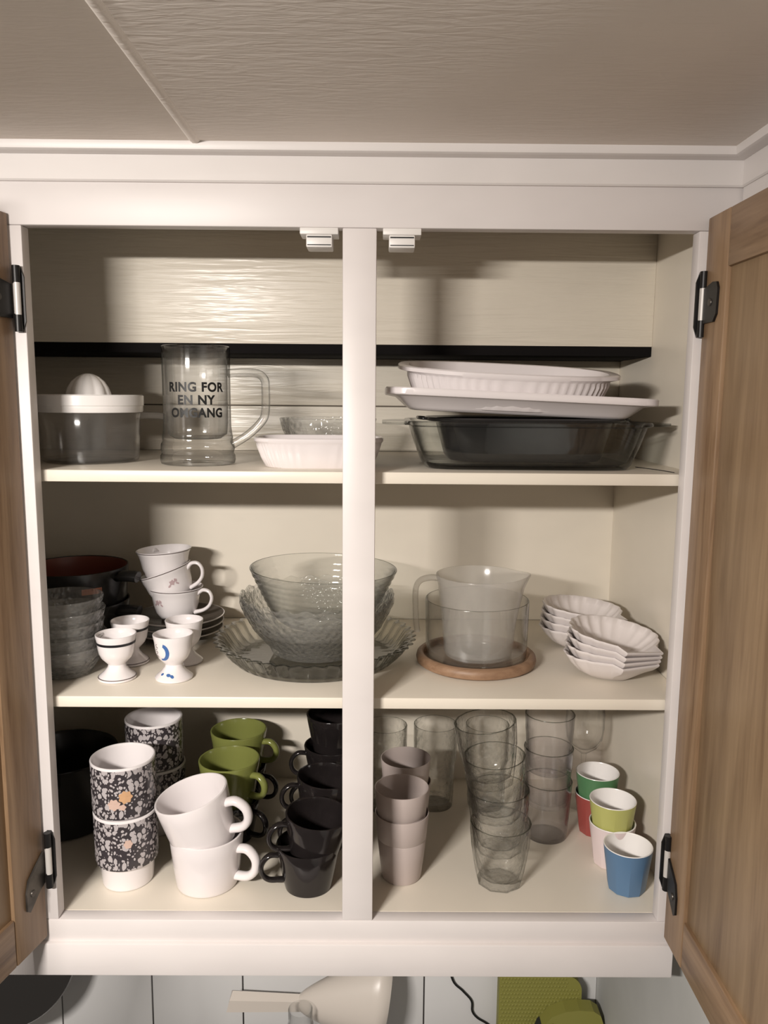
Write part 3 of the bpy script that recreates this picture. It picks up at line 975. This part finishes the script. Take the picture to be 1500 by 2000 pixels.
# shell dishes
def shell(name):
    seg = 140
    def ring(k, z, scal_, tabk):
        out = []
        for j in range(seg):
            th = 2 * PI * j / seg
            # local: tab towards -y, fan towards +y
            a, b = 0.0640, 0.0600
            c, s = cos(th), sin(th)
            r = 1 + scal_ * abs(cos(9 * (th - PI / 2))) - scal_ * 0.5
            if s < -0.55:
                r = 1.0
            x, y = a * c * k * r, b * s * k * r
            if s < 0:
                w = 1 - 0.32 * (-s) ** 1.5
                x *= w
            zz = z
            if s < -0.80 and tabk:
                x = math.copysign(min(abs(x) * 1.0 + 0.000, 0.030), c)
                y = -b * k * 1.02 - 0.004 * tabk
                zz = z - 0.0015 * tabk
            out.append((x, y, zz))
        return out
    R = [ring(0.40, 0.0, 0, 0), ring(0.44, 0.0004, 0, 0), ring(0.50, 0.0015, 0.01, 0), ring(0.74, 0.0105, 0.03, 0), ring(0.90, 0.0215, 0.04, 0.3), ring(0.975, 0.0290, 0.042, 1), ring(1.0, 0.0312, 0.042, 1), ring(0.995, 0.0330, 0.042, 1), ring(0.955, 0.0325, 0.04, 0.8), ring(0.87, 0.0240, 0.07, 0.2), ring(0.70, 0.0130, 0.065, 0), ring(0.46, 0.0045, 0.02, 0), ring(0.35, 0.0035, 0, 0)]
    return loft(name, R, M['shell'], None, None, 50)
sh0 = shell('shell_dish')
cnt = 0
for (x, y, rz, tilt, where, n) in ((0.3205, 0.1150, 0.36, (8, 6), 'front stack', 4), (0.3120, 0.2480, 0.45, (4, 5), 'rear stack', 4)):
    for i in range(n):
        o = sh0 if cnt == 0 else sh0.copy()
        if cnt:
            col.objects.link(o)
        cnt += 1
        k = i / (n - 1)
        tag(o, 'white scalloped shell dish, %s of the %s' % (['lowest', 'second from below', 'third from below', 'topmost'][i], where), 'shell dish', 'shell dishes in two stacks',
            (x, y, S2 + 0.0006 + 0.0098 * i), (math.radians(tilt[0]) * k, math.radians(tilt[1]) * k, rz))

# ------------------------------------------------------------------ bottom shelf
def mug_handle(name, r0, r1, z0, z1, out, rad, mat, parent, ang, flat=1.3):
    zm = (z0 + z1) / 2
    h = tube(name, [(r1 - 0.003, 0, z1), (r1 + out * 0.55, 0, z1 + 0.001), (r1 + out, 0, zm + (z1 - zm) * 0.45), (r1 + out * 0.98, 0, zm - (zm - z0) * 0.35), (r1 + out * 0.55, 0, z0 + 0.002), (r0 - 0.003, 0, z0)], rad, mat, parent, 12, 6, flat)
    h.rotation_euler = (0, 0, ang)
    return h

# flowered mugs
fm = [(0.0315, 0.0), (0.0340, 0.001), (0.0348, 0.004), (0.0368, 0.0300), (0.0378, 0.0325), (0.0415, 0.0345), (0.0425, 0.0390), (0.0430, 0.070), (0.0432, 0.1035), (0.0434, 0.1055)]
fmp = vessel(fm, 0.0032, 0.005)
def flowered(label, loc, rot, flower):
    t = thing('flowered_mug', label, 'mug', loc, rot, 'flowered mugs')
    lathe('mug', fmp, [M['china'], M['print']], t, 64, matfn=lambda i: 1 if 6 <= i <= 8 else 0)
    if flower == 2:
        decal('orange_flower', [blob(0.010, 0.067, 0.0085, 0.0085, 28, 0, 7, 0.13)], fm, -PI / 2 + 0.12, M['orange_print'], t)
        decal('peach_flower', [blob(-0.005, 0.057, 0.0080, 0.0075, 28, 0.3, 7, 0.13), blob(0.006, 0.053, 0.0042, 0.0042, 20, 0, 5, 0.15)], fm, -PI / 2 + 0.12, M['peach_print'], t)
    elif flower == 1:
        decal('peach_flower', [blob(0.013, 0.074, 0.0055, 0.0060, 24, 0, 6, 0.12)], fm, -PI / 2 + 0.05, M['peach_print'], t)
    return t
flowered('black and white flowered mug, lower of the front pair', (-0.3490, 0.0915, FL), (0, 0, 0), 1)
flowered('black and white flowered mug with orange blossoms, upper of the front pair', (-0.3500, 0.0910, FL + 0.0745), (0, 0, 0.0), 2)
flowered('black and white flowered mug, lower of the rear pair', (-0.3440, 0.2300, FL), (0, 0, 1.2), 0)
flowered('black and white flowered mug, upper of the rear pair', (-0.3460, 0.2280, FL + 0.0745), (0, 0, 2.2), 0)

# white mugs
wm = [(0.0395, 0.0), (0.0420, 0.0012), (0.0432, 0.005), (0.0458, 0.026), (0.0488, 0.054), (0.0505, 0.0740)]
wmp = vessel(wm, 0.0036, 0.005)
w0 = thing('white_mug', 'plain white mug standing on the cabinet floor, lower of the pair', 'mug', (-0.2365, 0.0860, FL), (0, 0, 0), 'plain white mugs')
lathe('mug', wmp, M['china_warm'], w0, 64)
mug_handle('handle', 0.044, 0.0475, 0.016, 0.056, 0.0255, 0.0060, M['china_warm'], w0, -0.28, 1.3)
dup(w0, 'plain white mug tilted inside the other white mug', (-0.2375, 0.0850, FL + 0.0595), (math.radians(3), math.radians(-14), 0.06))

# black mugs
bmug = [(0.0300, 0.0), (0.0322, 0.0012), (0.0332, 0.005), (0.0375, 0.026), (0.0420, 0.050), (0.0440, 0.0630)]
bmp = vessel(bmug, 0.0032, 0.005)
b0 = thing('black_mug', 'black glazed mug by the middle stile, lowest of the front stack', 'mug', (-0.0950, 0.0770, FL), (0, 0, 0), 'black mugs')
lathe('mug', bmp, M['black_mug'], b0, 64)
mug_handle('handle', 0.036, 0.041, 0.014, 0.050, 0.0230, 0.0034, M['black_mug'], b0, PI + 0.25, 1.6)
dup(b0, 'black glazed mug by the middle stile, upper of the front stack', (-0.0875, 0.0780, FL + 0.0430), (math.radians(2), math.radians(5), 0.05))
dup(b0, 'black glazed mug, lower of the second stack from the shelf edge', (-0.0830, 0.1760, FL), (0, 0, 0.1))
dup(b0, 'black glazed mug, upper of the second stack from the shelf edge', (-0.0810, 0.1760, FL + 0.0480), (0, math.radians(4), 0))
dup(b0, 'black glazed mug, lowest of the rearmost stack', (-0.0760, 0.2760, FL), (0, 0, 0.0))
dup(b0, 'black glazed mug, middle of the rearmost stack', (-0.0750, 0.2760, FL + 0.0520), (0, 0, -0.15))
dup(b0, 'black glazed mug, topmost of the rearmost stack', (-0.0710, 0.2770, FL + 0.1040), (0, 0, -1.2))
# lime mugs on black ones
dup(b0, 'black glazed mug under the lime green mug nearer the white mugs', (-0.2240, 0.2000, FL), (0, 0, 2.4))
dup(b0, 'black glazed mug under the rearmost lime green mug', (-0.2290, 0.3080, FL), (0, 0, 2.6))
gm = [(0.0330, 0.0), (0.0352, 0.0012), (0.0362, 0.005), (0.0405, 0.030), (0.0440, 0.056), (0.0460, 0.0700)]
g0 = thing('green_mug', 'lime green mug behind the white mugs, nearer of the two', 'mug', (-0.2255, 0.2000, FL + 0.0555), (0, 0, 0), 'lime green mugs')
lathe('mug', vessel(gm, 0.0034, 0.005), M['green_mug'], g0, 64)
mug_handle('handle', 0.040, 0.044, 0.022, 0.054, 0.0210, 0.0048, M['green_mug'], g0, -0.50, 1.3)
dup(g0, 'lime green mug at the back wall, farther of the two', (-0.2300, 0.3080, FL + 0.0555), (0, 0, 0.25))
# dark pot in the shaded corner
dp = thing('dark_pot', 'black cooking pot deep in the shaded corner behind the flowered mugs', 'pot', (-0.4980, 0.2500, FL))
dpo = [(0.070, 0.0), (0.076, 0.003), (0.079, 0.010), (0.081, 0.110), (0.0835, 0.1130)]
lathe('pot_body', vessel(dpo, 0.0025, 0.004), M['black_tin'], dp, 64)
tube('handle', [(0.022, -0.077, 0.095), (0.020, -0.092, 0.096), (-0.020, -0.092, 0.096), (-0.022, -0.077, 0.095)], 0.004, M['black_tin'], dp, 10, 5, 1.2)

# taupe cups
tc_ = [(0.0255, 0.0), (0.0272, 0.0010), (0.0280, 0.004), (0.0312, 0.030), (0.0343, 0.0595), (0.0339, 0.0602), (0.0345, 0.0610), (0.0362, 0.080), (0.0378, 0.0965)]
c0 = lathe('plastic_cup', vessel(tc_, 0.0016, 0.003), M['grey_cup'], None, 56)
first = True
for (x, y, where) in ((0.0345, 0.1010, 'front stack by the middle stile'), (0.0430, 0.1930, 'rear stack behind its twin')):
    for i in range(2):
        o = c0 if first else c0.copy()
        if not first:
            col.objects.link(o)
        first = False
        tag(o, 'taupe plastic cup, %s of the %s' % (['lower', 'upper'][i], where), 'cup', 'taupe plastic cups', (x - 0.0008 * i, y, FL + 0.0360 * i), (0, 0, 0.4 * i))

# drinking glasses
def faceted(nf, z0, z1, depth):
    def f(th, r, z, i):
        if r < 0.012:
            return r, z
        k = max(0.0, min(1.0, (z1 - z) / (z1 - z0)))
        a = (th % (2 * PI / nf)) - PI / nf
        return r * (1 - depth * k * (1 - cos(PI / nf) / cos(a)) * 10), z
    return f
pic = [(0.0270, 0.0), (0.0285, 0.001), (0.0300, 0.008), (0.0335, 0.030), (0.0362, 0.055), (0.0372, 0.072), (0.0378, 0.0880)]
picp = [(0, 0.002), (0.020, 0.002)] + pic + [(0.0376, 0.0888), (0.0364, 0.0892), (0.0354, 0.0885), (0.0346, 0.072), (0.0333, 0.055), (0.0305, 0.030), (0.0265, 0.012), (0.020, 0.009), (0, 0.009)]
G1 = rimmed('drinking_glass', dense([(r * 1.12, z) for r, z in picp], 0.004), M['tumbler'], None, 108, wavy(faceted(9, 0.0, 0.066, 0.10), 0.00017), sharp=60)
ol = ['lowest', 'second from below', 'third from below', 'topmost']
for i, (dx, rz, ty) in enumerate(((0, 0, 0), (-0.002, 0.2, -1.5), (-0.006, 0.35, -4.0), (-0.0150, 0.1, -7.0))):
    o = G1 if i == 0 else G1.copy()
    if i:
        col.objects.link(o)
    tag(o, 'faceted clear tumbler, %s of the tall front stack' % ol[i], 'glass', 'faceted tumblers in the front stack', (0.1715 + dx, 0.0895, FL + 0.0490 * i), (0, math.radians(ty), rz))
g4 = [(0.0295, 0.0), (0.0312, 0.001), (0.0320, 0.006), (0.0345, 0.04), (0.0375, 0.0900)]
G4 = rimmed('drinking_glass', dense(vessel(g4, 0.0020, 0.007), 0.005), M['faintglass'], None, 96, wavy(None, 0.0001, 0.6))
for i in range(3):
    o = G4 if i == 0 else G4.copy()
    if i:
        col.objects.link(o)
    tag(o, 'smooth clear tumbler, %s of the stack behind the faceted ones' % ['lowest', 'middle', 'topmost'][i], 'glass', 'smooth tumblers', (0.2615, 0.2100, FL + 0.0535 * i), (0, 0, 0))
hb = [(0.0275, 0.0), (0.0295, 0.001), (0.0302, 0.006), (0.0310, 0.05), (0.0325, 0.075), (0.0350, 0.082), (0.0358, 0.1400)]
def flute10(th, r, z, i):
    return (r * (1 + 0.018 * cos(12 * th)) if 0.012 < z < 0.072 and r > 0.02 else r), z
HB = rimmed('highball_glass', dense(vessel(hb, 0.0022, 0.010), 0.005), M['tumbler'], None, 108, wavy(flute10, 0.00012), sharp=60)
tag(HB, 'tall glass with ribbed lower half, at the back beside the taupe cups', 'glass', 'tall ribbed glasses', (0.0945, 0.3020, FL))
HB2 = HB.copy()
col.objects.link(HB2)
tag(HB2, 'tall glass with ribbed lower half, half hidden by the middle stile', 'glass', 'tall ribbed glasses', (0.0120, 0.2960, FL + 0.0020))
HB2.location.z = FL
HB3 = HB.copy()
col.objects.link(HB3)
tag(HB3, 'tall glass with ribbed lower half, at the back behind the faceted stack', 'glass', 'tall ribbed glasses', (0.1800, 0.3020, FL))
wg = thing('wine_glass', 'stemmed wine glass at the back behind the coloured cups', 'wine glass', (0.3420, 0.3080, FL))
wgp = [(0, 0.0), (0.028, 0.0), (0.0300, 0.001), (0.0295, 0.0022), (0.015, 0.0045), (0.0050, 0.0090), (0.0038, 0.020), (0.0036, 0.070), (0.0045, 0.088), (0.012, 0.094), (0.022, 0.102), (0.0290, 0.116), (0.0315, 0.135), (0.0310, 0.165), (0.0302, 0.1780), (0.0296, 0.1784), (0.0290, 0.1778), (0.0298, 0.165), (0.0303, 0.135), (0.0278, 0.117), (0.020, 0.104), (0.010, 0.0975), (0, 0.0965)]
rimmed('goblet', wgp, M['clear'], wg, 56)

# coloured melamine cups
mc = [(0.0235, 0.0), (0.0250, 0.0010), (0.0262, 0.006), (0.0290, 0.030), (0.0315, 0.050), (0.0330, 0.0635)]
mcp = vessel(mc, 0.0018, 0.003)
def mcup(label, loc, m):
    t = thing('melamine_cup', label, 'cup', loc, (0, 0, 0.15), 'coloured melamine cups')
    lathe('cup', mcp, [m, M['white_in']], t, 80, faceted(10, 0.0, 0.056, 0.10), matfn=lambda i: 1 if i >= len(mc) - 0 else 0, sharp=10)
    return t
mcup('red melamine cup holding the green one, beside the wine glass', (0.3415, 0.2220, FL), M['c_red'])
mcup('green melamine cup with white inside, set in the red cup', (0.3415, 0.2220, FL + 0.0345), M['c_green'])
mcup('pale pink melamine cup holding the yellow one', (0.3415, 0.1355, FL), M['c_pink'])
mcup('yellow melamine cup with white inside, set in the pink cup', (0.3405, 0.1355, FL + 0.0345), M['c_yellow'])
mcup('blue melamine cup with white inside, nearest the right hinge', (0.3455, 0.0740, FL), M['c_blue'])

# ------------------------------------------------------------------ below the cabinet
ch = thing('steel_lid', 'shiny chrome pan lid hanging on the tiles under the left door', 'pan lid', (-0.650, 0.330, -0.965), (math.radians(72), 0, 0))
lathe('dome', [(0, 0.040), (0.04, 0.037), (0.08, 0.026), (0.110, 0.010), (0.120, 0.004), (0.126, 0.003), (0.1275, 0.0), (0.126, -0.003), (0.118, -0.001), (0.108, 0.006), (0.078, 0.022), (0.04, 0.033), (0, 0.036)], M['chrome'], ch, 80)
tube('knob', [(0, 0, 0.038), (0, 0, 0.052), (0, 0, 0.060)], lambda u: 0.006 + 0.008 * u, M['hinge'], ch, 14, 4, 1)

# beige scoop: channel handle running into a flaring bowl
sc = thing('plastic_scoop', 'beige plastic scoop with a hollow handle hanging under the cabinet', 'scoop', (-0.1180, 0.345, -1.075), (0, 0, 0))
Rb = []
for k in range(15):
    u = k / 14
    x = -0.020 + 0.158 * u
    r = 0.014 + 0.072 * (u ** 0.8)
    if u > 0.86:
        r *= 1 - 0.9 * ((u - 0.86) / 0.14) ** 2 * 0.25
    zc = 0.000 + 0.012 * u
    Rb.append([(x + 0.010 * sin(a) * u, 0.75 * r * cos(a), zc + r * sin(a)) for a in [2 * PI * j / 40 for j in range(40)]])
loft('bowl', Rb, M['beige'], sc)
Rh = []
for k in range(9):
    u = k / 8
    x = -0.010 - 0.128 * u
    w = 0.010 + 0.003 * u
    h = 0.014 + 0.003 * u
    zc = 0.003 + 0.004 * u
    o_ = [(x - 0.004 * u, -w, zc + h * 0.35), (x, 0, zc + h * 0.9), (x - 0.004 * u, w, zc + h * 0.35), (x - 0.010 * u, w, zc - h), (x - 0.010 * u, w - 0.0025, zc - h), (x - 0.004 * u, w - 0.0025, zc + h * 0.2), (x, 0, zc + h * 0.70), (x - 0.004 * u, -w + 0.0025, zc + h * 0.2), (x - 0.010 * u, -w + 0.0025, zc - h), (x - 0.010 * u, -w, zc - h)]
    Rh.append(o_)
loft('handle', Rh, M['beige'], sc, None, 30)
jar = lathe('glass_jar', vessel([(0.020, 0.0), (0.0220, 0.002), (0.0222, 0.080), (0.0205, 0.0850), (0.0210, 0.1080)], 0.0020, 0.004), M['clear'], None, 40)
tag(jar, 'narrow clear glass jar standing in front of the scoop handle', 'jar', None, (-0.1310, 0.300, -1.1590))
cord = tube('power_cord', [(0.1270, 0.398, -0.90), (0.1330, 0.398, -1.02), (0.1420, 0.398, -1.072), (0.1610, 0.398, -1.094), (0.1780, 0.398, -1.115), (0.1800, 0.398, -1.136), (0.1900, 0.398, -1.150), (0.2150, 0.398, -1.168), (0.260, 0.398, -1.22)], 0.0020, M['ink'], None, 8, 6)
tag(cord, 'thin black power cord running down the white tiles', 'cord')
# silicone glove: weave relief built as small bumps on a slab plus a thumb lobe
gv = thing('oven_glove', 'olive green textured silicone oven glove hanging by the side wall', 'oven glove', (0.2230, 0.362, -1.045))
def slab(name, outline, y0, y1, mat, parent, relief=False):
    n = len(outline)
    verts = [(x, y0, z) for x, z in outline] + [(x, y1, z) for x, z in outline]
    faces = [tuple(range(n)), tuple(range(2 * n - 1, n - 1, -1))] + [(i, (i + 1) % n, n + (i + 1) % n, n + i) for i in range(n)]
    return mesh_obj(name, verts, faces, mat, parent, None, False)
def rr(x0, x1, z0, z1, r, n=6, corners=(1, 1, 1, 1)):
    out = []
    for (cx, cz, a0, on) in ((x1 - r, z1 - r, 0, corners[0]), (x0 + r, z1 - r, 90, corners[1]), (x0 + r, z0 + r, 180, corners[2]), (x1 - r, z0 + r, 270, corners[3])):
        if on:
            for i in range(n + 1):
                a = math.radians(a0 + 90 * i / n)
                out.append((cx + r * cos(a), cz + r * sin(a)))
        else:
            out.append((cx + math.copysign(r, cos(math.radians(a0 + 45))), cz + math.copysign(r, sin(math.radians(a0 + 45)))))
    return out
slab('mitt', rr(0, 0.150, -0.150, 0.010, 0.030, 8, (1, 0, 0, 0)), 0.0, 0.022, M['glove'], gv)
lobe = [(0.066, -0.150), (0.068, -0.090), (0.075, -0.068), (0.090, -0.048), (0.115, -0.037), (0.140, -0.034), (0.165, -0.036), (0.178, -0.045), (0.183, -0.060), (0.183, -0.150)][::-1]
slab('thumb', lobe, -0.030, -0.002, M['glove'], gv)
lining = [(0.060, -0.150), (0.063, -0.095), (0.070, -0.074), (0.082, -0.062), (0.094, -0.060), (0.098, -0.070), (0.094, -0.090), (0.090, -0.150)][::-1]
slab('lining', lining, -0.0320, -0.0010, M['glove_dark'], gv)
kn = []
bm = bmesh.new()
for i in range(24):
    for j in range(14):
        x = 0.004 + i * 0.0061 + (0.003 if j % 2 else 0)
        z = 0.004 - j * 0.0075
        if x > 0.146 or (x > 0.125 and z > -0.015):
            continue
        m4 = Matrix.Translation((x, -0.0002, z)) @ Matrix.Diagonal((0.0024, 0.0012, 0.0028, 1))
        bmesh.ops.create_icosphere(bm, subdivisions=1, radius=1, matrix=m4)
me = bpy.data.meshes.new('grip_dots')
bm.to_mesh(me)
bm.free()
me.materials.append(M['glove'])
gd_ = bpy.data.objects.new('grip_dots', me)
col.objects.link(gd_)
gd_.parent = gv
gd_['kind'] = 'stuff'
